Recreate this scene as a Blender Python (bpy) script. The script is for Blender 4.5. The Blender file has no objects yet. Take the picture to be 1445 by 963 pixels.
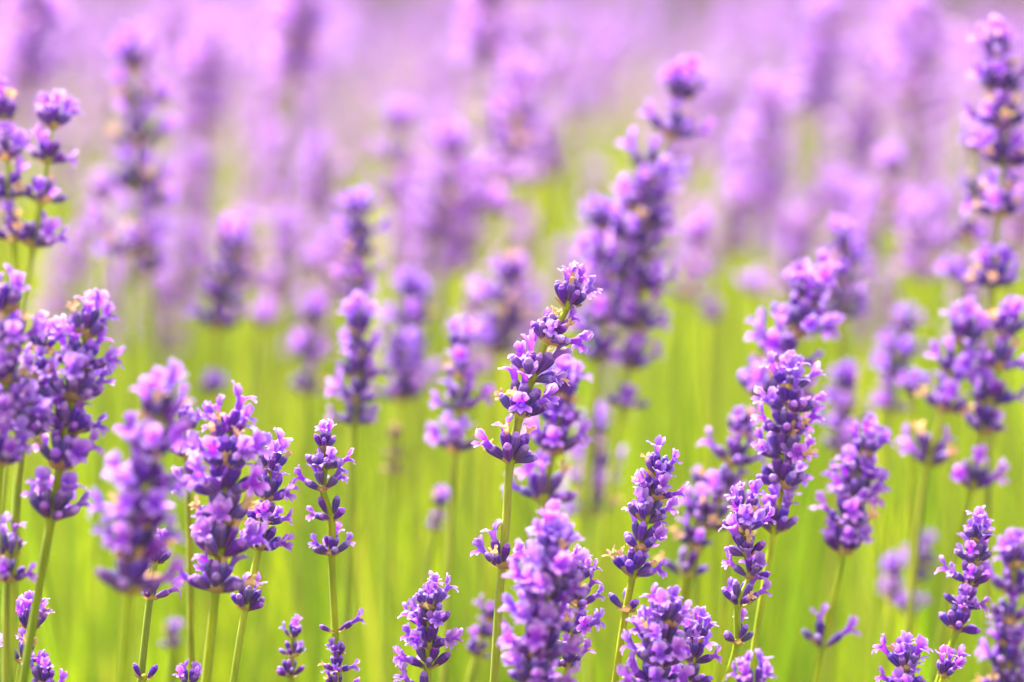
import bpy, math, random
import numpy as np
from mathutils import Vector, Matrix

scene = bpy.context.scene
col = scene.collection
R = math.radians

# ------------------------------------------------------------------ camera
CAM_Z, PITCH, FPX, FOCUS = 0.80, R(6.2), 4235.0, 0.85      # FPX: focal length in pixels of the 1445 px wide photograph
cam = bpy.data.cameras.new('camera')
cam.sensor_width = 36.0
cam.lens = 36.0 * FPX / 1445.0
cam.clip_start, cam.clip_end = 0.05, 3000.0
cam.dof.use_dof = True
cam.dof.focus_distance = FOCUS
cam.dof.aperture_fstop = 5.1
camo = bpy.data.objects.new('camera', cam)
camo.location = (0, 0, CAM_Z)
camo.rotation_euler = (R(90) - PITCH, 0, 0)
col.objects.link(camo)
scene.camera = camo

# ------------------------------------------------------------------ sky, sun, exposure (bright thin overcast)
SUN_EL, SUN_AZ = R(54), R(-35)           # high, behind the flowers, a little to the left
w = bpy.data.worlds.new('World'); scene.world = w; w.use_nodes = True
nt = w.node_tree
sky = nt.nodes.new('ShaderNodeTexSky'); sky.sky_type = 'NISHITA'; sky.sun_disc = False
sky.sun_elevation = SUN_EL; sky.sun_rotation = SUN_AZ
sky.air_density = 1.0; sky.dust_density = 4.0; sky.ozone_density = 1.0
hs = nt.nodes.new('ShaderNodeHueSaturation'); hs.inputs['Saturation'].default_value = 0.15
nt.links.new(sky.outputs[0], hs.inputs['Color'])
nt.links.new(hs.outputs[0], nt.nodes['Background'].inputs[0])
nt.nodes['Background'].inputs[1].default_value = 0.12
sl = bpy.data.lights.new('sun', 'SUN'); sl.energy = 4.5; sl.angle = R(7); sl.color = (1.0, 0.94, 0.82)
so = bpy.data.objects.new('sun', sl); col.objects.link(so)
so.rotation_euler = (R(90) - SUN_EL, 0, math.pi + math.atan2(math.sin(SUN_AZ), math.cos(SUN_AZ)) * -1)
sd = Vector((math.sin(SUN_AZ) * math.cos(SUN_EL), math.cos(SUN_AZ) * math.cos(SUN_EL), math.sin(SUN_EL)))
so.rotation_euler = sd.to_track_quat('Z', 'Y').to_euler()
so.location = sd * 10
scene.view_settings.view_transform = 'Standard'
scene.view_settings.look = 'None'
scene.view_settings.exposure = 2.13
scene.view_settings.gamma = 1.0
scene.cycles.use_denoising = True
scene.cycles.max_bounces = 10
scene.cycles.diffuse_bounces = 6
scene.cycles.transmission_bounces = 8
scene.cycles.sample_clamp_indirect = 8.0

# ------------------------------------------------------------------ helpers
FWD = Vector((0, math.cos(PITCH), -math.sin(PITCH)))
UP = Vector((0, math.sin(PITCH), math.cos(PITCH)))
RIGHT = Vector((1, 0, 0))
CAM = Vector((0, 0, CAM_Z))

def at(x, y, d):
    """a point of the place seen at pixel x, y of the photograph, d metres away"""
    return CAM + d * (FWD + RIGHT * ((x - 722.5) / FPX) + UP * ((481.5 - y) / FPX))

def tag(o, label=None, cat=None, group=None, kind=None):
    if label: o['label'] = label
    if cat: o['category'] = cat
    if group: o['group'] = group
    if kind: o['kind'] = kind
    return o

def link(name, data, parent=None, mw=None):
    o = bpy.data.objects.new(name, data)
    col.objects.link(o)
    if parent is not None: o.parent = parent
    if mw is not None: o.matrix_basis = mw
    return o

# ------------------------------------------------------------------ materials
def ramp(nt, fac, stops):
    n = nt.nodes.new('ShaderNodeValToRGB')
    cr = n.color_ramp
    while len(cr.elements) < len(stops): cr.elements.new(0.5)
    for e, (p, c) in zip(cr.elements, stops):
        e.position = p; e.color = (*c, 1)
    nt.links.new(fac, n.inputs[0])
    return n.outputs[0]

def math_node(nt, op, a, b=None, clamp=False):
    n = nt.nodes.new('ShaderNodeMath'); n.operation = op; n.use_clamp = clamp
    for i, v in enumerate((a, b)):
        if v is None: continue
        if hasattr(v, 'node'): nt.links.new(v, n.inputs[i])
        else: n.inputs[i].default_value = v
    return n.outputs[0]

def attr(nt, name):
    n = nt.nodes.new('ShaderNodeAttribute'); n.attribute_name = name
    return n.outputs['Fac']

def piece_random(nt):
    oi = nt.nodes.new('ShaderNodeObjectInfo')
    return math_node(nt, 'FRACT', math_node(nt, 'ADD', oi.outputs['Random'], attr(nt, 'r')))

def hue_var(nt, colr, rnd, dh=0.02, ds=0.15, dv=0.35, v0=1.0):
    n = nt.nodes.new('ShaderNodeHueSaturation')
    def rng(src, lo, hi):
        m = nt.nodes.new('ShaderNodeMapRange'); nt.links.new(src, m.inputs[0])
        m.inputs[3].default_value = lo; m.inputs[4].default_value = hi
        return m.outputs[0]
    r2 = math_node(nt, 'FRACT', math_node(nt, 'MULTIPLY', rnd, 17.31))
    r3 = math_node(nt, 'FRACT', math_node(nt, 'MULTIPLY', rnd, 51.77))
    nt.links.new(rng(rnd, 0.5 - dh, 0.5 + dh), n.inputs['Hue'])
    nt.links.new(rng(r2, 1 - ds, 1 + ds), n.inputs['Saturation'])
    nt.links.new(rng(r3, v0 * (1 - dv), v0 * (1 + dv)), n.inputs['Value'])
    nt.links.new(colr, n.inputs['Color'])
    return n.outputs[0]

def noise(nt, scale, detail=3.0, coord='Object', stretch=None):
    tc = nt.nodes.new('ShaderNodeTexCoord')
    src = tc.outputs[coord]
    if stretch:
        mp = nt.nodes.new('ShaderNodeMapping'); mp.inputs['Scale'].default_value = stretch
        nt.links.new(src, mp.inputs[0]); src = mp.outputs[0]
    n = nt.nodes.new('ShaderNodeTexNoise'); n.inputs['Scale'].default_value = scale
    n.inputs['Detail'].default_value = detail
    nt.links.new(src, n.inputs['Vector'])
    return n.outputs['Fac']

def new_mat(name):
    m = bpy.data.materials.new(name); m.use_nodes = True
    return m, m.node_tree, m.node_tree.nodes['Principled BSDF']

def soft_leaf(nt, p, colr, transl, tint=None):
    """principled front plus light that shines through a thin petal or blade"""
    tr = nt.nodes.new('ShaderNodeBsdfTranslucent')
    nt.links.new(colr if tint is None else tint, tr.inputs[0])
    mx = nt.nodes.new('ShaderNodeMixShader'); mx.inputs[0].default_value = transl
    nt.links.new(p.outputs[0], mx.inputs[1]); nt.links.new(tr.outputs[0], mx.inputs[2])
    nt.links.new(mx.outputs[0], nt.nodes['Material Output'].inputs[0])

def mix_col(nt, fac, a, b, mode='MIX'):
    n = nt.nodes.new('ShaderNodeMix'); n.data_type = 'RGBA'; n.blend_type = mode
    if hasattr(fac, 'node'): nt.links.new(fac, n.inputs[0])
    else: n.inputs[0].default_value = fac
    for i, v in ((6, a), (7, b)):
        if hasattr(v, 'node'): nt.links.new(v, n.inputs[i])
        else: n.inputs[i].default_value = (*v, 1)
    return n.outputs[2]

M = {}
def calyx_mat(key='calyx', v0=1.0):
    m, nt, p = new_mat(key); M[key] = m
    c = ramp(nt, math_node(nt, 'MULTIPLY', attr(nt, 't'), 0.5), [
        (0.0, (0.17, 0.10, 0.10)), (0.07, (0.11, 0.03, 0.17)), (0.25, (0.060, 0.005, 0.22)),
        (0.42, (0.085, 0.009, 0.31)), (0.50, (0.36, 0.18, 0.60)), (0.56, (0.28, 0.08, 0.60)), (0.75, (0.45, 0.22, 0.78))])
    if v0 > 1.5: c = mix_col(nt, 0.7, c, (0.36, 0.13, 0.58)); v0 = 1.1  # far copy: bright hazy wash painted in by lightening the calyx colour
    rib = attr(nt, 'g')
    c = mix_col(nt, math_node(nt, 'MULTIPLY', rib, 0.22), c, (0.30, 0.13, 0.60))
    c = hue_var(nt, c, piece_random(nt), 0.02, 0.15, 0.28, v0)
    nt.links.new(c, p.inputs['Base Color'])
    p.inputs['Roughness'].default_value = 0.6
    p.inputs['Specular IOR Level'].default_value = 0.15
    p.inputs['Sheen Weight'].default_value = 0.05
    p.inputs['Sheen Roughness'].default_value = 0.4
    p.inputs['Sheen Tint'].default_value = (0.9, 0.82, 1, 1)
    soft_leaf(nt, p, c, 0.12)
def corolla_mat(name, tube, mid, edge, transl=0.42):
    m, nt, p = new_mat(name); M[name] = m
    c = ramp(nt, attr(nt, 't'), [(0.0, tube), (0.35, mid), (0.75, edge), (1.0, tuple(x + (1 - x) * 0.3 for x in edge))])
    c = mix_col(nt, math_node(nt, 'MULTIPLY', attr(nt, 'g'), 0.75), c, (0.26, 0.04, 0.62))
    nz = noise(nt, 900.0, 2.0)
    c = mix_col(nt, 0.3, c, ramp(nt, nz, [(0.3, (0.55, 0.5, 0.6)), (0.7, (1, 1, 1))]), 'MULTIPLY')
    c = hue_var(nt, c, piece_random(nt), 0.018, 0.07, 0.2)
    nt.links.new(c, p.inputs['Base Color'])
    p.inputs['Roughness'].default_value = 0.55
    p.inputs['Specular IOR Level'].default_value = 0.3
    p.inputs['Sheen Weight'].default_value = 0.15
    soft_leaf(nt, p, c, transl)
def plain_mat(name, c0, c1, scale, rough=0.8, transl=0.0, var=0.25, sheen=0.0, stretch=None):
    m, nt, p = new_mat(name); M[name] = m
    c = ramp(nt, noise(nt, scale, 3.0, 'Object', stretch), [(0.3, c0), (0.7, c1)])
    c = hue_var(nt, c, piece_random(nt), 0.012, 0.05, var)
    nt.links.new(c, p.inputs['Base Color'])
    p.inputs['Roughness'].default_value = rough
    p.inputs['Specular IOR Level'].default_value = 0.1
    p.inputs['Sheen Weight'].default_value = sheen
    if transl: soft_leaf(nt, p, c, transl)
calyx_mat()
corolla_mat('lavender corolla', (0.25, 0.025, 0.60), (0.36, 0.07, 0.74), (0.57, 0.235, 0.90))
corolla_mat('haze washed corolla', (0.40, 0.09, 0.64), (0.50, 0.16, 0.74), (0.66, 0.34, 0.87))  # far petals, with the bright hazy wash put into their colour
calyx_mat('haze washed calyx', 2.2)  # same calyx for far heads, paled in colour to imitate the hazy wash
plain_mat('papery bract', (0.30, 0.15, 0.06), (0.52, 0.34, 0.16), 700, 0.8, 0.25)
plain_mat('withered corolla', (0.60, 0.31, 0.14), (0.82, 0.58, 0.34), 500, 0.8, 0.3)
plain_mat('hairy green stem', (0.15, 0.22, 0.002), (0.31, 0.35, 0.012), 420, 0.65, 0.0, 0.22, 0.05, (1, 1, 0.15))
plain_mat('brown dead head', (0.20, 0.13, 0.10), (0.33, 0.22, 0.18), 400)

def foliage_mat(name, stops, transl=0.4, dv=0.35, patch=0.0):
    m, nt, p = new_mat(name); M[name] = m
    g = nt.nodes.new('ShaderNodeNewGeometry')
    rnd = g.outputs['Random Per Island']
    fac = math_node(nt, 'FRACT', math_node(nt, 'MULTIPLY', rnd, 7.13))
    if patch:                                     # neighbouring shoots of one plant share their tone
        nz = noise(nt, 1.0, 2.0, 'Object', (20.0, 6.0, 0.6))
        nz = math_node(nt, 'ADD', math_node(nt, 'MULTIPLY', math_node(nt, 'SUBTRACT', nz, 0.5), 4.5), 0.5, True)
        fac = math_node(nt, 'ADD', math_node(nt, 'MULTIPLY', fac, 1 - patch), math_node(nt, 'MULTIPLY', nz, patch), True)
    c = ramp(nt, fac, stops)
    c = hue_var(nt, c, rnd, 0.008, 0.015, dv)
    nt.links.new(c, p.inputs['Base Color'])
    p.inputs['Roughness'].default_value = 0.7
    p.inputs['Specular IOR Level'].default_value = 0.02
    soft_leaf(nt, p, c, transl)
foliage_mat('lavender foliage', [(0.0, (0.025, 0.08, 0.0005)), (0.35, (0.085, 0.18, 0.0005)), (0.7, (0.18, 0.29, 0.0005)), (1.0, (0.29, 0.39, 0.001))], 0.45, 0.35, 0.75)
foliage_mat('pale shoots', [(0.0, (0.09, 0.19, 0.002)), (0.45, (0.28, 0.37, 0.001)), (0.8, (0.43, 0.45, 0.005)), (1.0, (0.44, 0.36, 0.06))], 0.45, 0.3, 0.5)
foliage_mat('hedge leaf', [(0.0, (0.05, 0.06, 0.012)), (0.6, (0.09, 0.09, 0.02)), (1.0, (0.12, 0.09, 0.03))], 0.25)

m, nt, p = new_mat('dry soil'); M['soil'] = m
c = ramp(nt, noise(nt, 9.0, 8.0), [(0.3, (0.10, 0.075, 0.04)), (0.55, (0.15, 0.14, 0.03)), (0.75, (0.12, 0.19, 0.01))])
nt.links.new(c, p.inputs['Base Color']); p.inputs['Roughness'].default_value = 0.95
bm_ = nt.nodes.new('ShaderNodeBump'); bm_.inputs['Strength'].default_value = 0.6
nt.links.new(noise(nt, 60.0, 6.0), bm_.inputs['Height']); nt.links.new(bm_.outputs[0], p.inputs['Normal'])

# ------------------------------------------------------------------ small pieces: dict(v, f, t, g, m)
rng = random.Random(7)
nrg = np.random.default_rng(7)

def lathe(prof, seg, ts, rib=0.0, bend=0.0, cap=True, squash=1.0, rnd=None):
    """prof: (r, z) rings bottom to top; ribs modulate the radius; bend shifts x with z^2"""
    v, t, g, f = [], [], [], []
    for k, (r, z) in enumerate(prof):
        for i in range(seg):
            a = 2 * math.pi * i / seg
            rr = r * (1 + (rib if i % 2 == 0 else -rib))
            v.append((rr * math.cos(a) + bend * z * z, rr * math.sin(a) * squash, z))
            t.append(ts[k]); g.append(1.0 if (i % 2 == 0 and rib) else 0.0)
    n = len(prof)
    for k in range(n - 1):
        for i in range(seg):
            j = (i + 1) % seg
            f.append((k * seg + i, k * seg + j, (k + 1) * seg + j, (k + 1) * seg + i))
    if cap:
        v.append((bend * prof[-1][1] ** 2, 0, prof[-1][1] + prof[-1][0] * 0.4)); t.append(ts[-1]); g.append(0.0)
        for i in range(seg):
            f.append(((n - 1) * seg + i, (n - 1) * seg + (i + 1) % seg, len(v) - 1))
    return dict(v=v, f=f, t=t, g=g)

def merge(parts):
    v, f, t, g = [], [], [], []
    for p in parts:
        o = len(v); v += p['v']; t += p['t']; g += p['g']
        f += [tuple(i + o for i in q) for q in p['f']]
    return dict(v=v, f=f, t=t, g=g)

def petal(phi, r, zt, wid, length, a0, a1, nu, nv, cup, ruf, seed, guide=0.0, wb=0.55):
    rr = random.Random(seed)
    e = Vector((math.cos(phi), math.sin(phi), 0)); tau = Vector((-math.sin(phi), math.cos(phi), 0)); z = Vector((0, 0, 1))
    pos = e * r + z * zt
    ph = rr.uniform(0, 6)
    v, t, g, f = [], [], [], []
    for j in range(nv + 1):
        s = j / nv
        al = a0 + (a1 - a0) * s
        d = z * math.cos(al) + e * math.sin(al)
        n = e * math.cos(al) - z * math.sin(al)
        if j: pos = pos + d * (length / nv)
        pr = (wb + (1 - wb) * math.sin(min(1, s / 0.55) * math.pi / 2)) if s < 0.55 else math.sqrt(max(0.06, 1 - ((s - 0.55) / 0.47) ** 2))
        for i in range(nu + 1):
            u = 2 * i / nu - 1
            off = cup * u * u * (0.4 + 0.6 * s) + ruf * math.sin(ph + 5 * u + 4 * s) * s
            q = pos + tau * (u * wid * 0.5 * pr * (1 + 0.14 * math.sin(ph * 3 + 9 * s + (2 if u > 0 else 0)))) - n * off - d * (u * u * 0.08 * length * s)
            v.append(tuple(q)); t.append(0.25 + 0.75 * s)
            g.append(guide * max(0, 1 - abs(u) * 1.6) * max(0, 1 - s * 1.5))
    for j in range(nv):
        for i in range(nu):
            a = j * (nu + 1) + i
            f.append((a, a + 1, a + nu + 2, a + nu + 1))
    return dict(v=v, f=f, t=t, g=g)

def make_calyx(hi, seed):
    rr = random.Random(seed)
    k = rr.uniform(0.88, 1.12)
    prof = [(0.07, 0.0), (0.105, 0.10), (0.17 * k, 0.30), (0.215 * k, 0.55), (0.22 * k, 0.74), (0.19 * k, 0.88), (0.165 * k, 0.95), (0.125, 0.955), (0.13, 1.00), (0.085, 1.07)]
    ts = [0, 0.1, 0.3, 0.55, 0.76, 0.9, 1.0, 1.04, 1.25, 1.45]
    if not hi:
        prof = [prof[i] for i in (0, 2, 4, 6, 9)]; ts = [ts[i] for i in (0, 2, 4, 6, 9)]
    return lathe(prof, 14 if hi else 6, ts, 0.055 if hi else 0.0, rr.uniform(-0.05, 0.05))

def make_corolla(hi, seed, openness=1.0):
    rr = random.Random(seed)
    seg = 10 if hi else 5
    bend = -0.0
    prof = [(0.10, 0.72), (0.115, 0.95), (0.135, 1.15), (0.175, 1.30), (0.20, 1.38)]
    ts = [0.0, 0.1, 0.2, 0.3, 0.32]
    if not hi: prof, ts = [prof[0], prof[4]], [ts[0], ts[4]]
    parts = [lathe(prof, seg, ts, 0, bend, cap=False)]
    nu, nv = (6, 6) if hi else (2, 3)
    o = openness
    for sgn in (-1, 1):
        parts.append(petal(R(90) + sgn * R(rr.uniform(24, 32)), 0.185, 1.36, rr.uniform(0.42, 0.54), rr.uniform(0.50, 0.68), R(5 * o), R(rr.uniform(15, 62) * o), nu, nv,
                           rr.uniform(-0.12, 0.05), rr.uniform(0.04, 0.09), rr.random(), 0.9))
    for k, sp in ((-1, 52), (0, 0), (1, 52)):
        parts.append(petal(R(270) + k * R(sp), 0.19, 1.35, rr.uniform(0.24, 0.33), rr.uniform(0.38, 0.54), R(35 * o), R(rr.uniform(85, 135) * o), nu, nv,
                           rr.uniform(-0.04, 0.05), rr.uniform(0.01, 0.04), rr.random(), 0.4))
    return merge(parts)

def make_withered(hi, seed):
    rr = random.Random(seed)
    parts = []
    n = 7 if hi else 5
    base = lathe([(0.10, 0.75), (0.13, 1.0), (0.12, 1.15), (0.16, 1.28)], n, [0, 0.3, 0.5, 0.7], 0, rr.uniform(-0.06, 0.06), cap=False)
    base['v'] = [(x * rr.uniform(0.7, 1.25), y * rr.uniform(0.7, 1.25), z) for x, y, z in base['v']]
    parts.append(base)
    for k in range(4):
        parts.append(petal(R(90 * k + rr.uniform(-25, 25)), 0.13, 1.25, rr.uniform(0.16, 0.26), rr.uniform(0.2, 0.42), R(rr.uniform(0, 40)), R(rr.uniform(20, 130)), 2, 3, rr.uniform(-0.08, 0.08), 0.06, rr.random(), 0, 0.8))
    return merge(parts)

def make_bract(hi, seed):
    rr = random.Random(seed)
    p = petal(0, 0.12, -0.10, 1.15, rr.uniform(0.62, 0.85), R(82), R(rr.uniform(30, 62)), 6 if hi else 2, 4 if hi else 2, 0.16, 0.03, rr.random(), 0, 0.5)
    v = []
    for (x, y, z), t in zip(p['v'], p['t']):          # pointed tip
        s = (t - 0.25) / 0.75
        v.append((x, y * (1 - 0.5 * s), z - 0.06 * y * y))
    p['v'] = v
    return p

NV = 5
PIECE = {}
for hi in (0, 1):
    PIECE['calyx', hi] = [make_calyx(hi, 10 + i) for i in range(NV)]
    PIECE['corolla', hi] = [make_corolla(hi, 30 + i, [1, 0.85, 1.1, 0.55, 1.0][i]) for i in range(NV)]
    PIECE['withered_corolla', hi] = [make_withered(hi, 50 + i) for i in range(NV)]
    PIECE['bract', hi] = [make_bract(hi, 70 + i) for i in range(NV)]
PMAT = {'calyx': 'calyx', 'corolla': 'lavender corolla', 'withered_corolla': 'withered corolla', 'bract': 'papery bract', 'stem': 'hairy green stem'}

def mesh_from(name, v, f, t, g, r, mats, midx=None, smooth=True):
    me = bpy.data.meshes.new(name)
    me.from_pydata([tuple(x) for x in v], [], f)
    for nm, arr in (('t', t), ('g', g), ('r', r)):
        a = me.attributes.new(nm, 'FLOAT', 'POINT'); a.data.foreach_set('value', np.asarray(arr, dtype=np.float32))
    for mm in mats: me.materials.append(mm)
    if midx is not None: me.polygons.foreach_set('material_index', np.asarray(midx, dtype=np.int32))
    me.polygons.foreach_set('use_smooth', np.full(len(f), smooth))
    me.update()
    return me

PMESH = {}
for kind in ('calyx', 'corolla', 'withered_corolla', 'bract'):
    for i in range(NV):
        p = PIECE[kind, 1][i]
        PMESH[kind, i] = mesh_from(kind, p['v'], p['f'], p['t'], p['g'], [0.0] * len(p['v']), [M[PMAT[kind]]])

def joined(name, items, pale=False, hi=0, extra=()):
    """one mesh out of many pieces; items: (kind, variant, Matrix); extra: dicts with own material key"""
    keys = ['haze washed calyx' if pale else 'calyx', 'haze washed corolla' if pale else 'lavender corolla', 'withered corolla', 'papery bract', 'hairy green stem', 'brown dead head']  # pale picks the far copies with the hazy wash painted in
    kidx = {'calyx': 0, 'corolla': 1, 'withered_corolla': 2, 'bract': 3}
    V, F, T, G, RR, MI = [], [], [], [], [], []
    n = 0
    for kind, i, mx in items:
        p = PIECE[kind, hi][i]
        a = np.array(p['v']); mm = np.array(mx)
        V.append(a @ mm[:3, :3].T + mm[:3, 3])
        F += [tuple(q + n for q in ff) for ff in p['f']]
        T += p['t']; G += p['g']; RR += [rng.random()] * len(p['v'])
        MI += [kidx[kind]] * len(p['f']); n += len(a)
    for p, mi in extra:
        V.append(np.array(p['v'])); F += [tuple(q + n for q in ff) for ff in p['f']]
        T += p['t']; G += p['g']; RR += [rng.random()] * len(p['v']); MI += [mi] * len(p['f']); n += len(p['v'])
    return mesh_from(name, np.concatenate(V), F, T, G, RR, [M[k] for k in keys], MI)

# ------------------------------------------------------------------ a whorl: two facing cymes of calyces on bracts
CAL = 0.0058
def dir_matrix(pos, az, tilt, s, roll=0.0):
    d = Vector((math.sin(tilt) * math.cos(az), math.sin(tilt) * math.sin(az), math.cos(tilt)))
    up = Vector((0, 0, 1)); y = (up - d * up.dot(d))
    if y.length < 1e-3: y = Vector((-math.cos(az), -math.sin(az), 0))
    y.normalize(); x = y.cross(d)
    q = Matrix((x, y, d)).transposed() @ Matrix.Rotation(roll, 3, 'Z')
    return Matrix.Translation(pos) @ (q * s).to_4x4()

def whorl_items(rr, s=1.0, n=6, op=0.4, wi=0.06, az0=0.0, top=False, spread=1.0, two=True):
    out = []
    for side in ((0, 1) if two else (0,)):
        base = az0 + side * math.pi
        out.append(('bract', rr.randrange(NV), Matrix.Rotation(base + rr.uniform(-0.2, 0.2), 4, 'Z') @ Matrix.Scale(CAL * s * rr.uniform(0.85, 1.15), 4)))
        k = max(1, n + rr.choice((-1, 0, 1, 1)) + (1 if n > 5 else 0))
        for i in range(k):
            u = (i + 0.5) / k * 2 - 1
            inner = (i % 2 == 1)
            az = base + u * R(78) + rr.uniform(-0.15, 0.15)
            tilt = R(rr.uniform(12, 30) if inner else rr.uniform(42, 74)) * spread
            if top: tilt *= 0.6
            sc = CAL * s * rr.uniform(0.86, 1.12)
            rad = (0.0010 if inner else 0.0016) * s
            pos = Vector((rad * math.cos(az), rad * math.sin(az), (0.0016 if inner else 0.0002) * s + rr.uniform(0, 0.0006)))
            roll = rr.uniform(-0.35, 0.35)
            x = rr.random()
            mx = dir_matrix(pos, az, tilt, sc, roll)
            out.append(('calyx', rr.randrange(NV), mx))
            if x < op: out.append(('corolla', rr.randrange(NV), mx @ Matrix.Scale(rr.uniform(0.9, 1.14), 4)))
            elif x < op + wi: out.append(('withered_corolla', rr.randrange(NV), mx))
    return out

def node_piece(s):
    """green node with two short stubs that carries the bracts"""
    return lathe([(0.0007 * s, -0.0014 * s), (0.0013 * s, -0.0004 * s), (0.0016 * s, 0.0006 * s), (0.0010 * s, 0.0018 * s)], 8, [0.2, 0.3, 0.4, 0.5])
nd = node_piece(1.0)
NODE_MESH = mesh_from('whorl', nd['v'], nd['f'], nd['t'], nd['g'], [0.0] * len(nd['v']), [M['hairy green stem']])

def catmull(pts, n=8):
    """smooth path through points of uneven spacing, without overshoot"""
    N = len(pts)
    h = [max(1e-6, (pts[i + 1] - pts[i]).length) for i in range(N - 1)]
    d = [(pts[i + 1] - pts[i]) / h[i] for i in range(N - 1)]
    m = [d[0]] + [(d[i - 1] * h[i] + d[i] * h[i - 1]) / (h[i - 1] + h[i]) for i in range(1, N - 1)] + [d[-1]]
    out = []
    for i in range(N - 1):
        for k in range(n):
            t = k / n
            out.append(pts[i] * (2 * t ** 3 - 3 * t * t + 1) + m[i] * (h[i] * (t ** 3 - 2 * t * t + t))
                       + pts[i + 1] * (3 * t * t - 2 * t ** 3) + m[i + 1] * (h[i] * (t ** 3 - t * t)))
    out.append(pts[-1].copy())
    return out

def tube(path, r0, r1, seg=8, ridge=0.10):
    """square-ish ridged stem along a path (top to bottom)"""
    v, f, t, g = [], [], [], []
    n = len(path)
    for k, p in enumerate(path):
        d = (path[min(k + 1, n - 1)] - path[max(k - 1, 0)]).normalized()
        x = d.cross(Vector((0, 1, 0.01))).normalized(); y = d.cross(x)
        r = r0 + (r1 - r0) * min(1, k / n * 3)
        for i in range(seg):
            a = 2 * math.pi * i / seg
            rr = r * (1 + (ridge if i % 2 == 0 else -ridge))
            v.append(tuple(p + x * (rr * math.cos(a)) + y * (rr * math.sin(a)))); t.append(k / n); g.append(0.0)
    for k in range(n - 1):
        for i in range(seg):
            j = (i + 1) % seg
            f.append((k * seg + i, (k + 1) * seg + i, (k + 1) * seg + j, k * seg + j))
    f.append(tuple(range(seg)))
    return dict(v=v, f=f, t=t, g=g)

# ------------------------------------------------------------------ ground, far hedge
def grid_sheet(name, x0, x1, y0, y1, nx, ny, hfun, mat):
    xs = np.linspace(x0, x1, nx); ys = np.linspace(y0, y1, ny)
    v = [(x, y, hfun(x, y)) for y in ys for x in xs]
    f = [(j * nx + i, j * nx + i + 1, (j + 1) * nx + i + 1, (j + 1) * nx + i) for j in range(ny - 1) for i in range(nx - 1)]
    me = bpy.data.meshes.new(name); me.from_pydata(v, [], f); me.materials.append(mat)
    return link(name, me)
tag(grid_sheet('ground', -400, 400, -400, 400, 81, 81, lambda x, y: 0.0, M['soil']), 'brown soil under the lavender', kind='structure')

def blades(n, fpos, wfun, hfun, leanfun, seg=3, zbase=0.0):
    """n tapering blades as one vertex/face array"""
    P = np.array([fpos() for _ in range(n)])
    V = np.zeros((n, (seg + 1) * 2, 3), dtype=np.float32)
    for i in range(n):
        x, y = P[i]; h = hfun(x, y); wd = wfun(x, y); lx, ly = leanfun(x, y); a = nrg.uniform(-0.9, 0.9)
        cx, cy = math.cos(a) * wd / 2, math.sin(a) * wd / 2
        for k in range(seg + 1):
            s = k / seg; wk = 1.0 if k < seg else 0.25
            px, py, pz = x + lx * s * s, y + ly * s * s, zbase + h * s
            V[i, 2 * k] = (px - cx * wk, py - cy * wk, pz); V[i, 2 * k + 1] = (px + cx * wk, py + cy * wk, pz)
    q = np.array([[2 * k, 2 * k + 1, 2 * k + 3, 2 * k + 2] for k in range(seg)])
    F = (q[None] + (np.arange(n) * (seg + 1) * 2)[:, None, None]).reshape(-1, 4)
    return V.reshape(-1, 3), F

def quads_object(name, V, F, mat):
    me = bpy.data.meshes.new(name)
    me.vertices.add(len(V)); me.vertices.foreach_set('co', V.ravel())
    me.loops.add(len(F) * 4); me.loops.foreach_set('vertex_index', F.ravel().astype(np.int32))
    me.polygons.add(len(F)); me.polygons.foreach_set('loop_start', np.arange(0, len(F) * 4, 4, dtype=np.int32))
    me.update(calc_edges=True); me.materials.append(mat)
    return link(name, me)

def field_pos(d0, d1, pw=1.0, side=0.6):
    def f():
        d = d0 + (d1 - d0) * nrg.random() ** pw
        return (nrg.uniform(-1, 1) * (0.185 * d + side), d)
    return f

stuff = []
# the leafy mounds, then the taller flowerless stems and grass-like shoots between the spikes
V1, F1 = blades(16000, field_pos(0.35, 5.6), lambda x, y: nrg.uniform(0.003, 0.005), lambda x, y: nrg.uniform(0.22, 0.44),
                lambda x, y: (nrg.normal(0, 0.06), nrg.normal(0, 0.06)))
V2, F2 = blades(10500, field_pos(1.1, 5.2, 1.9), lambda x, y: nrg.uniform(0.0016, 0.0034), lambda x, y: nrg.uniform(0.42, 0.66),
                lambda x, y: (nrg.normal(0, 0.05), nrg.normal(0, 0.05)))
V3, F3 = blades(5000, field_pos(1.5, 5.2), lambda x, y: nrg.uniform(0.002, 0.0036), lambda x, y: nrg.uniform(0.60, 0.785),
                lambda x, y: (nrg.normal(0, 0.03), nrg.normal(0, 0.03)))
V4, F4 = blades(520, field_pos(1.05, 1.7), lambda x, y: nrg.uniform(0.0016, 0.0026), lambda x, y: nrg.uniform(0.5, 0.70),
                lambda x, y: (nrg.normal(0, 0.07), nrg.normal(0, 0.05)))
V3 = np.concatenate([V3, V4]); F3 = np.concatenate([F3, F4 + len(V3) - len(V4)])
V = np.concatenate([V1, V2, V3]); F = np.concatenate([F1, F2 + len(V1), F3 + len(V1) + len(V2)])
fo = quads_object('lavender_foliage', V, F, M['lavender foliage'])
fo.data.materials.append(M['pale shoots'])
fo.data.polygons.foreach_set('material_index', np.concatenate([np.zeros(len(F1)), ((np.arange(len(F2)) // 3) % 4 == 0), np.ones(len(F3))]).astype(np.int32))
tag(fo, 'bright lime green mass of narrow lavender leaves and shoots', 'foliage', kind='stuff')

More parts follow.
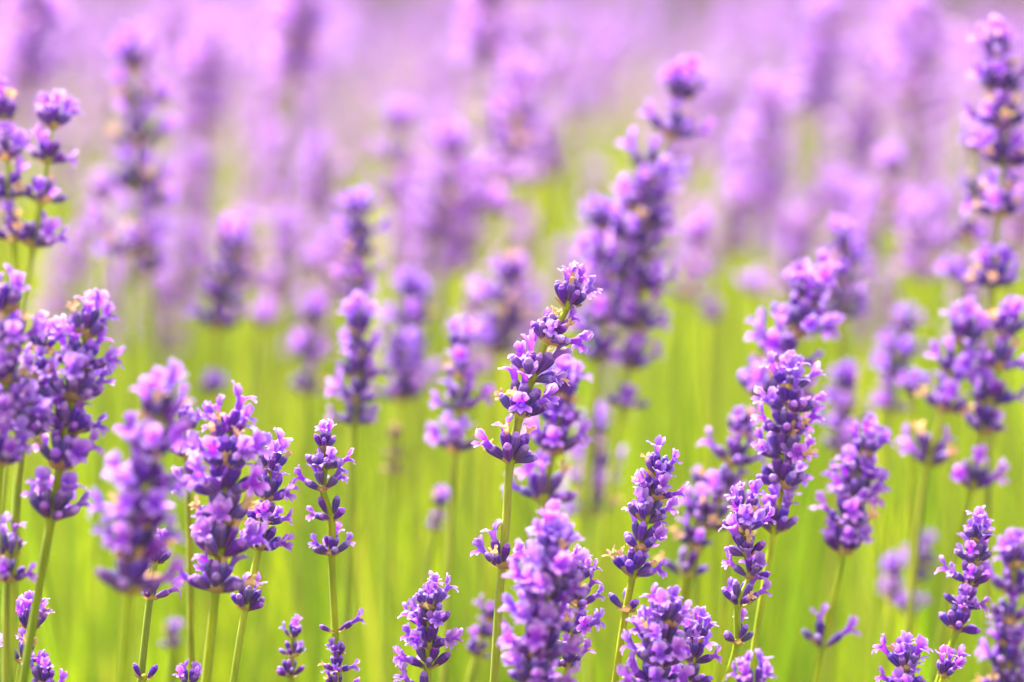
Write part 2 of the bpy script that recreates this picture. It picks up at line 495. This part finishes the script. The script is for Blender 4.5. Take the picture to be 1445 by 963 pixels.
hedge = tag(link('hedge', None), 'dark olive hedge standing behind the lavender field', 'hedge')
hedge.location = (0, 8.2, 0)
def leaf_cloud(n):
    c = np.stack([nrg.uniform(-4.5, 4.5, n), nrg.normal(0, 0.38, n), nrg.uniform(0.02, 1.9, n)], 1)
    c[:, 1] += 0.18 * np.sin(c[:, 0] * 2.1) + 0.12 * np.sin(c[:, 0] * 5.3 + c[:, 2] * 3)
    c[:, 2] *= 1 + 0.12 * np.sin(c[:, 0] * 3.1) + 0.05 * np.sin(c[:, 0] * 11)
    a = nrg.normal(size=(n, 3)); a /= np.linalg.norm(a, axis=1)[:, None]
    b = np.cross(a, nrg.normal(size=(n, 3))); b /= np.linalg.norm(b, axis=1)[:, None]
    l = nrg.uniform(0.04, 0.07, n)[:, None]; wd = l * 0.45
    V = np.stack([c - a * l, c + b * wd, c + a * l, c - b * wd], 1).reshape(-1, 3).astype(np.float32)
    return V, np.arange(n * 4).reshape(n, 4)
Vh, Fh = leaf_cloud(90000)
hl = quads_object('hedge_foliage', Vh, Fh, M['hedge leaf']); hl.parent = hedge; hl['kind'] = 'stuff'
for k in range(10):
    x = -4.2 + k * 0.93 + rng.uniform(-0.2, 0.2)
    pth = [Vector((x + rng.uniform(-.1, .1), rng.uniform(-.15, .15), 1.5)), Vector((x + rng.uniform(-.06, .06), 0.02, 0.8)), Vector((x, 0, -0.02))]
    tb = tube(catmull(pth, 4), 0.012, 0.035, 6, 0.05)
    link('trunk', mesh_from('trunk', tb['v'], tb['f'], tb['t'], tb['g'], [0.0] * len(tb['v']), [M['brown dead head']]), hedge)

# ------------------------------------------------------------------ lavender spikes placed one by one
def spike(label, D, axis, hw, nodes, op=0.4, wi=0.06, n=6, stem_to=None, r=0.0009, group=None, seed=0, lean=0.0, remote=(), topn=4, phase=None, dead=False, name='lavender_spike'):
    """axis: photograph pixels from the tip down the flower head and along the stem; nodes: heights (pixel y) of the whorls"""
    rr = random.Random(seed * 131 + 5)
    hi = D < 1.0
    s = hw * D / FPX / 0.0094
    pts = [at(x, y, D + lean * (y - axis[0][1]) / 300.0) for x, y in axis]
    tan = (pts[-1] - pts[-2]).normalized()
    last = pts[-1]
    dz = last.z
    foot = Vector((last.x + max(-0.08, min(0.08, tan.x / max(0.2, -tan.z) * 0.5 * dz)), last.y + rr.uniform(-0.03, 0.03), -0.004))
    midp = last.lerp(foot, 0.35) + Vector((tan.x * 0.04, 0, 0))
    path = catmull(pts + [midp, foot], 7)
    base = Vector((foot.x, foot.y, 0.0))
    th = link(name, None); th.location = base
    tag(th, label, 'lavender', group)
    y0 = nodes[0] - 6
    spath = [p for p in path if 481.5 - FPX * (p - CAM).dot(UP) / (p - CAM).dot(FWD) > y0]
    tb = tube([p - base for p in spath], r * 0.75, r * 1.05)
    link('stem', mesh_from('stem', tb['v'], tb['f'], tb['t'], tb['g'], [0.0] * len(tb['v']), [M['hairy green stem']]), th)
    # node positions along the path, by pixel height
    def on_path(y):
        best = None
        for k in range(len(path) - 1):
            a, b = path[k], path[k + 1]
            ya, yb = [481.5 - FPX * (q - CAM).dot(UP) / (q - CAM).dot(FWD) for q in (a, b)]
            if ya <= y <= yb or k == 0 and y < ya:
                u = 0 if yb == ya else max(0, (y - ya) / (yb - ya))
                return a.lerp(b, u), (a - b).normalized()
        return path[-2], (path[-3] - path[-2]).normalized()
    az = rr.uniform(0, math.pi) if phase is None else phase
    allnodes = [(y, False) for y in nodes] + [(y, True) for y in remote]
    for k, (y, rem) in enumerate(allnodes):
        p, d = on_path(y)
        top = k == 0
        sk = s * (0.88 if top and len(nodes) > 1 else 0.95 if k == 1 else 1.0) * rr.uniform(0.92, 1.08)
        if rem: sk *= 0.95
        nn = topn if top else (max(2, n - 3) if rem else n)
        items = whorl_items(rr, 1.0, nn, op if not top else min(0.9, op + 0.2), wi, az, top)
        az += math.pi / 2 + rr.uniform(-0.2, 0.2)
        q = Vector((0, 0, 1)).rotation_difference(d).to_matrix().to_4x4()
        mw = Matrix.Translation(p - base) @ q @ Matrix.Scale(sk, 4)
        if dead:
            items = [it for it in items if it[0] != 'corolla']
        if hi:
            wo = link('whorl', NODE_MESH, th, mw)
            for kind, i, mx in items:
                link(kind, PMESH[kind, i], wo, mx)
        else:
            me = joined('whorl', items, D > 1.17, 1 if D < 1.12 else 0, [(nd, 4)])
            if dead: me.materials[0] = M['brown dead head']
            link('whorl', me, th, mw)
    return th

S = spike
def ev(a, b, n):
    return [a + (b - a) * k / (n - 1) for k in range(n)]
exec_list = []
# ---- the sharp ones
S('tall leaning lavender spike with tight dark buds, spaced whorls and a detached lower whorl', 0.85, [(806, 392), (800, 434), (770, 484), (750, 536), (734, 586), (720, 652), (714, 740), (708, 800), (697, 963)], 53,
  [432, 482, 536, 586, 652], 0.26, 0.10, 6, seed=101, remote=[800], topn=6, phase=0.1, r=0.00105)
S('narrow lavender spike on a thin stem with five close whorls and a lone pair below', 0.86, [(461, 612), (458, 636), (458, 664), (456, 692), (468, 734), (468, 784), (473, 890), (480, 1000)], 36,
  [634, 662, 692, 734, 783], 0.42, 0.04, 4, seed=2, remote=[892])
S('short fully open lavender spike with rounded pale petals above bare green stem', 0.85, [(607, 845), (606, 880), (605, 915), (604, 943), (600, 985), (598, 1080)], 44,
  [858, 885, 914, 943], 0.6, 0.0, 4, seed=3, remote=[985])
S('lavender spike with pale tan dried flowers and a loose lower pair', 0.86, [(928, 660), (922, 700), (910, 736), (902, 775), (893, 812), (883, 862), (868, 963)], 42,
  [672, 703, 736, 774, 812], 0.42, 0.12, 5, seed=4, remote=[862])
S('broad dense low lavender head with many open flowers beside a leaning stem', 0.83, [(945, 862), (938, 890), (930, 930), (926, 970), (924, 1080)], 52,
  [882, 912, 942, 975], 0.5, 0.04, 6, seed=5)
S('low lavender head tucked against the broad dense head', 0.86, [(985, 880), (980, 915), (975, 950), (972, 1060)], 40,
  [905, 935, 968], 0.5, 0.04, 5, seed=6)
S('lavender spike with flared lower pair of blossoms on a crossing green stem', 0.85, [(1052, 712), (1050, 745), (1054, 782), (1058, 815), (1042, 852), (1040, 908), (1020, 975)], 40,
  [722, 750, 784, 816, 853], 0.45, 0.06, 5, seed=7, remote=[908])
S('tapering lavender spike with a tiny orange speck of dried flower at its top', 0.88, [(1118, 532), (1114, 560), (1108, 615), (1102, 688), (1092, 750), (1078, 830), (1055, 975)], 48,
  [552, 582, 615, 650, 688, 750], 0.34, 0.12, 6, seed=8)
S('upright lavender spike on a slender bending stem, open at the top and sparse below', 0.87, [(1380, 752), (1374, 790), (1368, 825), (1358, 858), (1350, 890), (1335, 930), (1315, 990)], 40,
  [765, 795, 826, 858, 890], 0.45, 0.05, 5, seed=9)
S('pale open lavender top with wide petals beside a single outward sprig', 0.84, [(1277, 925), (1277, 960), (1276, 1000), (1274, 1080)], 44,
  [945, 975, 1005], 0.65, 0.03, 5, seed=10)
S('single lavender sprig bending outward beside the pale open top', 0.86, [(1340, 932), (1328, 965), (1322, 1050)], 34, [955], 0.5, 0.0, 3, seed=11)
S('lavender spike with a bare two bud whorl far down its stem', 0.92, [(1222, 628), (1212, 670), (1202, 710), (1196, 745), (1190, 780), (1176, 850), (1160, 912), (1148, 990)], 46,
  [642, 675, 710, 745, 780], 0.5, 0.05, 5, seed=12, remote=[912])
S('large lavender spike with drooping blossoms and a pinkish flower on top', 0.81, [(126, 448), (112, 520), (98, 590), (85, 660), (72, 732), (50, 860), (28, 990)], 55,
  [474, 520, 565, 612, 660, 732], 0.45, 0.12, 7, seed=13, r=0.00105)
S('crowded lavender spike leaning away behind the large drooping one', 0.79, [(8, 420), (12, 480), (8, 540), (4, 600), (0, 660), (-10, 980)], 53,
  [440, 490, 540, 590, 655], 0.55, 0.06, 7, seed=14)
S('small lavender spike between the drooping one and the crowded one', 0.81, [(60, 470), (50, 520), (40, 575), (30, 640), (15, 960)], 46, [495, 535, 575, 615], 0.5, 0.08, 5, seed=15)
S('short lavender head with a wide curved blossom on a pale green stem', 0.81, [(12, 748), (12, 790), (10, 822), (8, 980)], 46, [785, 820], 0.5, 0.02, 5, seed=16)
S('lavender sprig with two dried tan florets beside an arching violet blossom', 0.85, [(45, 870), (40, 905), (30, 940), (22, 1000)], 42, [888, 935], 0.45, 0.35, 4, seed=17)
S('tight cluster of violet buds just clearing the ground-side greenery', 0.84, [(62, 945), (62, 975), (60, 1060)], 38, [965, 990], 0.1, 0.0, 6, seed=18)
S('big soft lavender spike with bulging open whorls in front of the others', 0.755, [(225, 570), (212, 630), (200, 700), (190, 770), (182, 838), (172, 975)], 62,
  [595, 645, 695, 745, 790, 836], 0.6, 0.08, 5, seed=19, r=0.00105)
S('small sharp lavender head half hidden by the big soft spike', 0.855, [(222, 772), (216, 812), (211, 848), (197, 975)], 36, [795, 845], 0.4, 0.2, 3, seed=20)
S('lone pair of upright violet buds on a thin shoot', 0.85, [(206, 935), (203, 958), (198, 1010)], 32, [958], 0.0, 0.0, 2, seed=21, topn=1)
S('dense lavender spike with orange dried florets down its middle', 0.82, [(320, 600), (318, 640), (315, 700), (312, 770), (304, 834), (288, 985)], 56,
  [622, 660, 700, 740, 785, 834], 0.5, 0.16, 6, seed=22, r=0.00105)
S('slim lavender spike overlapping the dense orange speckled one', 0.86, [(385, 645), (380, 690), (372, 735), (362, 790), (346, 860), (326, 985)], 42,
  [665, 705, 740, 775, 860], 0.45, 0.06, 5, seed=23)
S('small unopened lavender spike of slim blue violet buds', 0.88, [(414, 885), (412, 920), (410, 952), (408, 1010)], 28, [900, 926, 955], 0.06, 0.0, 4, seed=24)
S('little lavender spike with a yellowish heart under the lone pair', 0.86, [(476, 915), (475, 945), (474, 1000)], 27, [925, 948, 972], 0.15, 0.05, 4, seed=25)
S('violet blossom tip peeping up beside a tan dried floret', 0.84, [(266, 950), (266, 975), (266, 1060)], 30, [968], 0.5, 0.2, 4, seed=26)
S('pale blossom tip peeping up under the crossing green stem', 0.82, [(1062, 950), (1064, 975), (1066, 1060)], 36, [975], 0.7, 0.0, 4, seed=27)
S('broad soft lavender spike standing before the base of the tall leaning one', 0.80, [(782, 752), (778, 800), (770, 850), (762, 905), (752, 965), (746, 1080)], 52,
  [780, 815, 852, 890, 928, 968], 0.72, 0.07, 6, seed=28, r=0.00105)
S('sharp dark lavender spike peeking out behind the broad soft one', 0.86, [(818, 800), (814, 850), (806, 895), (800, 942), (796, 1060)], 38, [818, 855, 893, 942], 0.38, 0.02, 5, seed=29)
S('lavender spike standing close behind the tall leaning one', 0.925, [(795, 545), (788, 600), (778, 650), (768, 708), (762, 800), (752, 980)], 52,
  [565, 600, 640, 708], 0.5, 0.08, 5, seed=30)
S('half hidden slim lavender spike between the big soft and the orange speckled spikes', 0.9, [(262, 590), (262, 640), (265, 690), (268, 800), (270, 980)], 34, [610, 645, 685], 0.3, 0.1, 4, seed=31)
# ---- softer ones just behind
G2 = 'lavender spikes just behind the sharp ones'
def B(label, D, axis, hw, nodes, op=0.5, wi=0.08, n=4, seed=0, **k):
    S(label, D, axis, hw, nodes, op, wi, n, seed=seed, group=G2, **k)
B('lavender spike whose base hides behind the top of the spike before it', 1.06, [(508, 285), (506, 340), (505, 432), (500, 520), (498, 980)], 38, ev(305, 425, 5), seed=40)
B('lavender spike whose top covers the base of the one behind', 0.98, [(507, 455), (506, 520), (500, 600), (492, 760), (485, 990)], 42, ev(470, 600, 5), seed=41)
B('loose lavender spike with paired whorls and an orange fleck', 0.97, [(650, 470), (650, 540), (642, 640), (634, 780), (625, 990)], 40, [492, 532, 580, 638], seed=42)
B('soft lavender spike beside the loose paired one', 1.10, [(582, 400), (578, 470), (566, 570), (556, 700), (545, 990)], 40, ev(425, 565, 5), seed=43)
B('soft lavender spike with a round blossom on top near the tall leaning one', 1.12, [(722, 378), (718, 430), (700, 500), (690, 600), (680, 990)], 46, ev(402, 500, 4), seed=44)
B('faint lavender spike behind the loose paired one', 1.2, [(672, 425), (668, 480), (660, 540), (655, 990)], 36, ev(440, 530, 3), seed=45)
B('long arching lavender spike with gaps between its whorls', 1.03, [(966, 108), (945, 190), (918, 245), (890, 320), (868, 400), (850, 480), (828, 640), (800, 990)], 47, [142, 192, 250, 300, 345, 395, 455, 510], seed=46)
B('thick lavender spike crossing the long arching one', 1.03, [(925, 262), (918, 320), (908, 400), (896, 480), (885, 560), (860, 680), (830, 990)], 44, [290, 325, 365, 410, 465, 520, 575], seed=47)
B('shorter lavender spike behind the thick crossing one', 1.04, [(850, 290), (852, 360), (848, 430), (842, 500), (830, 990)], 40, ev(325, 480, 4), seed=48)
B('bushy lavender spike low behind the tall leaning one', 1.06, [(838, 600), (836, 660), (832, 740), (826, 990)], 46, ev(620, 730, 4), seed=49)
B('upright solid lavender spike rising above a leaning one', 1.07, [(1193, 335), (1190, 380), (1186, 440), (1178, 600), (1165, 990)], 38, ev(352, 450, 5), 0.4, seed=50)
B('leaning lavender spike with spreading arms behind the tapering one', 0.955, [(1142, 408), (1128, 450), (1100, 500), (1072, 560), (1040, 700), (1010, 990)], 56, [430, 465, 510, 560], seed=51, n=6)
B('stubby lavender spike between tapering spike and its neighbour', 1.06, [(1196, 535), (1192, 580), (1188, 640), (1180, 760), (1172, 990)], 36, ev(552, 640, 4), seed=52)
B('lone soft lavender spike in open green with a full lower whorl', 1.08, [(1278, 448), (1268, 500), (1254, 580), (1244, 700), (1232, 990)], 36, [468, 500, 535, 578], seed=53)
B('lavender spike with pale crown leaning towards its orange flecked twin', 0.965, [(1424, 448), (1408, 520), (1388, 600), (1370, 690), (1340, 830), (1310, 990)], 46, [475, 520, 570, 610, 688], seed=54)
B('lavender spike with orange flecks leaning beside the pale crowned one', 0.975, [(1366, 458), (1345, 530), (1325, 600), (1308, 660), (1290, 800), (1270, 990)], 50, [485, 530, 580, 655], seed=55)
B('tall lavender spike with orange hearts and a low full whorl', 0.985, [(1408, 50), (1412, 120), (1416, 200), (1410, 300), (1400, 400), (1395, 600), (1390, 990)], 48, [80, 130, 180, 235, 305, 405], seed=56, wi=0.2, n=6)
B('soft lavender spike leaning beside the orange hearted one', 1.08, [(1375, 190), (1375, 250), (1365, 330), (1355, 410), (1345, 990)], 34, ev(215, 400, 4), 0.4, seed=57)
B('lavender spike with dark bud tufts on a forked pale stem', 0.935, [(78, 148), (70, 210), (58, 280), (46, 350), (30, 450), (10, 640)], 46, [180, 230, 285, 348], 0.3, seed=58)
B('lavender spike with tan fleck beside the dark tufted one', 0.94, [(6, 140), (10, 210), (14, 280), (20, 350), (24, 500), (20, 990)], 46, [170, 225, 280, 340], 0.35, seed=59, wi=0.2)
B('tall lavender spike with glinting dried tip and wide gaps', 1.13, [(188, 75), (190, 130), (192, 200), (190, 280), (186, 400), (180, 990)], 46, [100, 150, 205, 270, 360], seed=60, wi=0.2)
B('slim companion of the tall gapped lavender spike', 1.16, [(225, 120), (220, 250), (215, 320), (212, 400), (205, 990)], 32, [150, 290, 330, 385], seed=61)
B('lavender spike with a long blossom stretching sideways', 1.10, [(326, 338), (320, 390), (308, 450), (300, 600), (290, 990)], 44, [360, 395, 430, 465], seed=62)
B('tiny lavender tuft beside the sideways blossom', 1.2, [(372, 440), (370, 470), (366, 990)], 28, [460], seed=63)
B('soft lavender spike near the two overlapping ones', 1.15, [(442, 440), (438, 500), (430, 560), (420, 990)], 36, ev(460, 555, 3), seed=64)
B('small faded lavender tuft low in open green', 1.0, [(622, 695), (618, 725), (612, 752), (600, 990)], 24, [715, 748], 0.4, seed=65, n=3)
B('thin faded lavender sprig leaning beside the broad soft spike', 0.95, [(694, 862), (684, 890), (672, 925), (655, 990)], 26, [875, 898, 925], 0.15, seed=66, n=4, wi=0.1)
B('branching soft lavender spike, tallest behind the crossing stem', 0.945, [(1048, 590), (1035, 650), (1010, 720), (980, 800), (955, 990)], 44, [615, 655, 700, 745], seed=67)
B('soft lavender sprig with orange flecks below the branching one', 0.945, [(990, 700), (980, 750), (965, 815), (950, 990)], 40, [730, 770, 812], 0.35, seed=68, wi=0.25)
B('single closed bud tip over open green', 0.96, [(985, 655), (985, 685), (982, 990)], 16, [683], 0.0, seed=69, n=2)
B('soft full lavender spike above a low soft head', 0.93, [(1432, 775), (1430, 820), (1424, 870), (1420, 990)], 44, ev(800, 880, 3), seed=70)
B('low soft lavender head under the soft full spike', 0.93, [(1420, 885), (1420, 930), (1418, 1010)], 44, ev(910, 975, 3), seed=71)
B('small lavender head on leaning stem, upper of two in open green', 1.08, [(1304, 760), (1302, 790), (1296, 825), (1270, 990)], 26, ev(775, 820, 3), 0.3, seed=72, n=4)
B('small lavender head on leaning stem, lower of two in open green', 1.06, [(1262, 795), (1262, 830), (1255, 870), (1240, 990)], 28, [815, 850], 0.5, seed=73, n=4)
B('tiny pale lavender sprig bent over in open green', 1.04, [(1285, 840), (1280, 872), (1270, 990)], 24, [868], 0.6, seed=74, n=3)
B('small bluish lavender bud cluster low among the stems', 1.0, [(244, 885), (242, 915), (238, 990)], 22, [898, 915], 0.1, seed=75, n=3)
B('small soft lavender tuft beside the lone soft spike in open green', 1.0, [(1290, 540), (1288, 600), (1284, 990)], 26, [560], 0.4, seed=76, n=3)
B('small round lavender blossom floating over green, beside the sideways blossom', 1.25, [(440, 358), (438, 380), (432, 990)], 24, [382], 0.7, seed=77, n=3)
B('small round lavender blossom near the upright solid spike', 1.25, [(1062, 388), (1062, 412), (1058, 990)], 26, [415], 0.7, seed=78, n=3)
B('small lavender tuft above the dense orange flecked spike', 1.1, [(298, 530), (298, 560), (296, 990)], 24, [555], 0.6, seed=79, n=3)
B('faded lavender tuft under the small round blossom', 1.2, [(1006, 430), (1004, 460), (1000, 990)], 24, [455], 0.5, seed=80, n=3)
S('brown dead lavender head withered on its stem', 1.04, [(556, 600), (556, 640), (554, 672), (548, 990)], 22, [620, 645, 668], 0.0, 0.1, 4, seed=81, dead=True)
B('soft lavender spike behind the gapped arching one', 1.25, [(735, 105), (728, 160), (708, 240), (690, 300), (680, 990)], 46, ev(130, 300, 5), seed=82)
B('soft lavender spike with brown fleck under the pale crown', 1.28, [(640, 200), (628, 270), (612, 350), (600, 990)], 48, ev(225, 345, 4), seed=83)
B('short thick lavender spike behind the two overlapping ones', 1.3, [(560, 160), (562, 230), (556, 290), (550, 990)], 42, ev(185, 285, 3), seed=84)
B('dusky lavender spike standing before the far bank', 1.3, [(125, 290), (120, 340), (112, 400), (108, 990)], 26, ev(310, 395, 4), 0.25, seed=85)

G3 = 'lavender spikes at the edge of the far bank'
for k, (x0, y0, x1, y1, D, hw, nw) in enumerate([
        (452, 205, 448, 300, 1.45, 34, 4), (396, 190, 398, 285, 1.5, 30, 4), (1082, 130, 1074, 290, 1.45, 40, 5), (1222, 150, 1212, 245, 1.5, 34, 4),
        (50, -20, 40, 120, 1.3, 48, 5), (292, 60, 285, 190, 1.5, 40, 5), (425, -30, 415, 110, 1.4, 44, 5), (690, -40, 684, 95, 1.4, 44, 5),
        (1165, 20, 1150, 160, 1.5, 42, 5), (1300, 20, 1285, 170, 1.45, 46, 5), (655, 240, 640, 385, 1.38, 44, 5),
        (1045, 190, 1035, 270, 1.5, 32, 3), (770, 180, 765, 250, 1.5, 34, 3), (265, 215, 262, 275, 1.45, 28, 2), (985, 300, 982, 380, 1.5, 30, 3)]):
    S('pale soft lavender spike standing loosely at the edge of the far bank', D, [(x0, y0), ((x0 + x1) / 2 + 3, (y0 + y1) / 2), (x1, y1), (x1 - 12, y1 + 200), (x1 - 25, 990)], hw,
      ev(y0 + 22, y1, nw), 0.8, 0.12, 4, seed=200 + k, group=G3)

rq = random.Random(31)
for k in range(52):                                    # loose soft spikes in the green between the near plants and the bank
    D = rq.uniform(1.2, 1.75)
    x, y0 = rq.uniform(-20, 1460) if k < 34 else rq.uniform(180, 800), rq.choice((rq.uniform(225, 330), rq.uniform(280, 430)))
    nw = rq.choice((2, 3, 3, 4)); y1 = y0 + 18 + nw * 26 * 1.2 / D; dx = rq.uniform(-18, 18)
    S('pale soft lavender spike scattered in the green before the far bank', D, [(x, y0), (x - dx * 0.4, (y0 + y1) / 2), (x - dx, y1), (x - 2 * dx, y1 + 220), (x - 3 * dx, 990)], rq.uniform(30, 44) * 1.2 / D,
      ev(y0 + 18, y1, nw), 0.75, 0.1, 3, seed=300 + k, group='loose lavender spikes before the far bank')

# ------------------------------------------------------------------ the far bank
def head_items(rr, nn, n, op, wi, step, low):
    """whole flower head, z up from its lowest whorl at 0"""
    items = []; z = 0; az = rr.uniform(0, 3)
    for k in range(nn):
        top = k == nn - 1
        for kind, i, mx in whorl_items(rr, rr.uniform(0.85, 1.25), max(2, n - (1 if k > nn - 3 else 0)), op, wi, az, top, 1.15):
            items.append((kind, i, Matrix.Translation((0.0006 * math.sin(z * 90), 0, z)) @ Matrix.Scale(0.82 if top else 1, 4) @ mx))
        az += 1.5; z += step * rr.uniform(0.7, 1.5) * (1.0 if k else (1.5 if low else 1.0))
    return items, z

protos = []
for k in range(9):
    rr = random.Random(900 + k)
    nn = rr.choice((3, 4, 5, 6))
    items, z = head_items(rr, nn, rr.choice((3, 4, 4)), rr.uniform(0.65, 0.95), 0.07, 0.0118, rr.random() < 0.6)
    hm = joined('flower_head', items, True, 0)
    path = [Vector((0, 0, z + 0.003)), Vector((0, 0, 0)), Vector((rr.uniform(-.006, .006), rr.uniform(-.006, .006), -0.15)), Vector((rr.uniform(-.03, .03), rr.uniform(-.03, .03), -0.74))]
    tb = tube(catmull(path, 4), 0.0009, 0.0012, 5, 0.05)
    sm = mesh_from('stem', tb['v'], tb['f'], tb['t'], tb['g'], [0.0] * len(tb['v']), [M['hairy green stem']])
    protos.append((hm, sm, z))

def far_spot(d0, d1):
    d = d0 + (d1 - d0) * rng.random() ** 1.15
    x = rng.uniform(-1, 1) * (0.178 * d + 0.06)
    z = CAM_Z + (0.035 if d < 2.3 else 0.055 if x < 0.4 else 0.012) - (0.055 + 0.03 * d) * rng.random()
    if rng.random() < 0.36: z -= min(0.16, rng.expovariate(1) * 0.05)
    return x, d, z

for k in range(154):
    x, d, ztop = far_spot(1.45, 3.3)
    hm, sm, hz = protos[rng.randrange(len(protos))]
    s = rng.uniform(0.9, 1.3)
    foot_z = ztop - hz * s                                     # lowest whorl
    th = link('lavender_spike', None); th.location = (x, d, 0.0)
    tag(th, 'haze-washed lavender spike in the dense bank behind the open green stems', 'lavender', 'lavender spikes of the far bank')
    tx, ty = max(-0.3, min(0.3, rng.gauss(0, 0.16))), max(-0.3, min(0.3, rng.gauss(0, 0.16)))
    rot = Matrix.Rotation(tx, 4, 'X') @ Matrix.Rotation(ty, 4, 'Y') @ Matrix.Rotation(rng.uniform(0, 6.28), 4, 'Z')
    link('flower_head', hm, th, Matrix.Translation((0, 0, foot_z)) @ rot @ Matrix.Scale(s, 4))
    link('stem', sm, th, Matrix.Translation((0, 0, foot_z)) @ rot @ Matrix.Diagonal((s, s, foot_z / 0.725 / math.cos(tx) / math.cos(ty), 1)))

# the rest of the field, past counting
bankV, bankF, bankT, bankG, bankR, bankM = [], [], [], [], [], []
low = []
for hm, sm, hz in protos[:4]:
    for me in (hm, sm):
        nv = len(me.vertices); co = np.zeros(nv * 3, np.float32); me.vertices.foreach_get('co', co)
        low.append(co.reshape(-1, 3))
def simple_head(rr):
    """coarse head: each floret a little open star of three petals on a calyx"""
    v, f, t, mi = [], [], [], []
    nn = rr.choice((5, 6, 7)); z = 0
    for k in range(nn):
        for i in range(8):
            a = i / 8 * 6.283 + rr.uniform(-.3, .3); tl = R(rr.uniform(25, 65))
            mx = dir_matrix(Vector((0, 0, z)), a, tl, CAL * rr.uniform(0.9, 1.2))
            o = len(v)
            for p in ((-.12, 0, .1), (.12, 0, .1), (.2, 0, .8), (-.2, 0, .8), (0, .16, .8)): v.append(tuple(mx @ Vector(p)))
            t += [0.1, 0.1, 0.9, 0.9, 0.9]
            f += [(o, o + 1, o + 2, o + 3), (o, o + 4, o + 2)]; mi += [0, 0]
            if rr.random() < 0.7:
                o = len(v)
                for p in ((0, 0, .9), (-.5, .3, 1.7), (-.05, .25, 1.9), (.5, .3, 1.7), (.3, -.4, 1.35), (-.3, -.4, 1.35)): v.append(tuple(mx @ Vector(p)))
                t += [0.2, .8, .7, .8, .9, .9]
                f += [(o, o + 3, o + 2, o + 1), (o, o + 5, o + 4)]; mi += [1, 1]
        z += 0.0095
    return v, f, t, mi, z
sh = [simple_head(random.Random(60 + k)) for k in range(6)]
n0 = 0
for k in range(940):
    x, d, ztop = far_spot(2.5, 5.4)
    if k >= 640:                                       # the same planting goes on to both sides
        d = rng.uniform(0.8, 4.5); x = rng.choice((-1, 1)) * (0.19 * d + 0.05 + rng.random() * 1.1)
        ztop = CAM_Z - 0.02 - 0.16 * rng.random()
    v, f, t, mi, hz = sh[k % 6]
    s = rng.uniform(1.0, 1.35); a = rng.uniform(0, 6.28)
    arr = np.array(v) * s
    rot = np.array([[math.cos(a), -math.sin(a), 0], [math.sin(a), math.cos(a), 0], [0, 0, 1]])
    arr = arr @ rot.T + np.array([x, d, ztop - hz * s])
    bankV.append(arr); bankF += [tuple(q + n0 for q in ff) for ff in f]; bankT += t; bankR += [rng.random()] * len(v); bankM += mi
    n0 += len(v)
    zb = ztop - hz * s; lx = rng.uniform(-.03, .03)
    st = np.array([(x - .0011, d, zb + .03), (x + .0011, d, zb + .03), (x + lx + .0014, d, 0), (x + lx - .0014, d, 0), (x, d + .0015, zb + .03), (x + lx, d + .0015, 0)])
    bankV.append(st); bankF += [(n0, n0 + 1, n0 + 2, n0 + 3), (n0, n0 + 4, n0 + 5, n0 + 3), (n0 + 1, n0 + 4, n0 + 5, n0 + 2)]; bankT += [0.5] * 6; bankR += [rng.random()] * 6; bankM += [2] * 3
    n0 += 6
me = mesh_from('lavender_bank', np.concatenate(bankV), bankF, bankT, [0.0] * len(bankT), bankR, [M['haze washed calyx'], M['haze washed corolla'], M['hairy green stem']], bankM)
tag(link('lavender_bank', me), 'distant mass of lilac lavender flowers before the dark hedge', 'lavender', kind='stuff')

# ------------------------------------------------------------------ the bright hazy air over the field
def haze_box(x0, x1, y0, y1, z0, z1, density):
    v = [(x, y, z) for z in (z0, z1) for y in (y0, y1) for x in (x0, x1)]
    f = [(0, 2, 3, 1), (4, 5, 7, 6), (0, 1, 5, 4), (2, 6, 7, 3), (0, 4, 6, 2), (1, 3, 7, 5)]
    me = bpy.data.meshes.new('haze'); me.from_pydata(v, [], f)
    m = bpy.data.materials.new('haze'); m.use_nodes = True
    nt = m.node_tree; nt.nodes.remove(nt.nodes['Principled BSDF'])
    pv = nt.nodes.new('ShaderNodeVolumePrincipled')
    pv.inputs['Color'].default_value = (1.0, 0.91, 0.74, 1)
    pv.inputs['Density'].default_value = density
    pv.inputs['Anisotropy'].default_value = 0.3
    nt.links.new(pv.outputs[0], nt.nodes['Material Output'].inputs['Volume'])
    me.materials.append(m)
    tag(link('haze', me), 'pale bright haze hanging over the lavender field', 'haze', kind='stuff')
haze_box(-410, 410, -410, 410, -1.0, 2.6, 0.012)
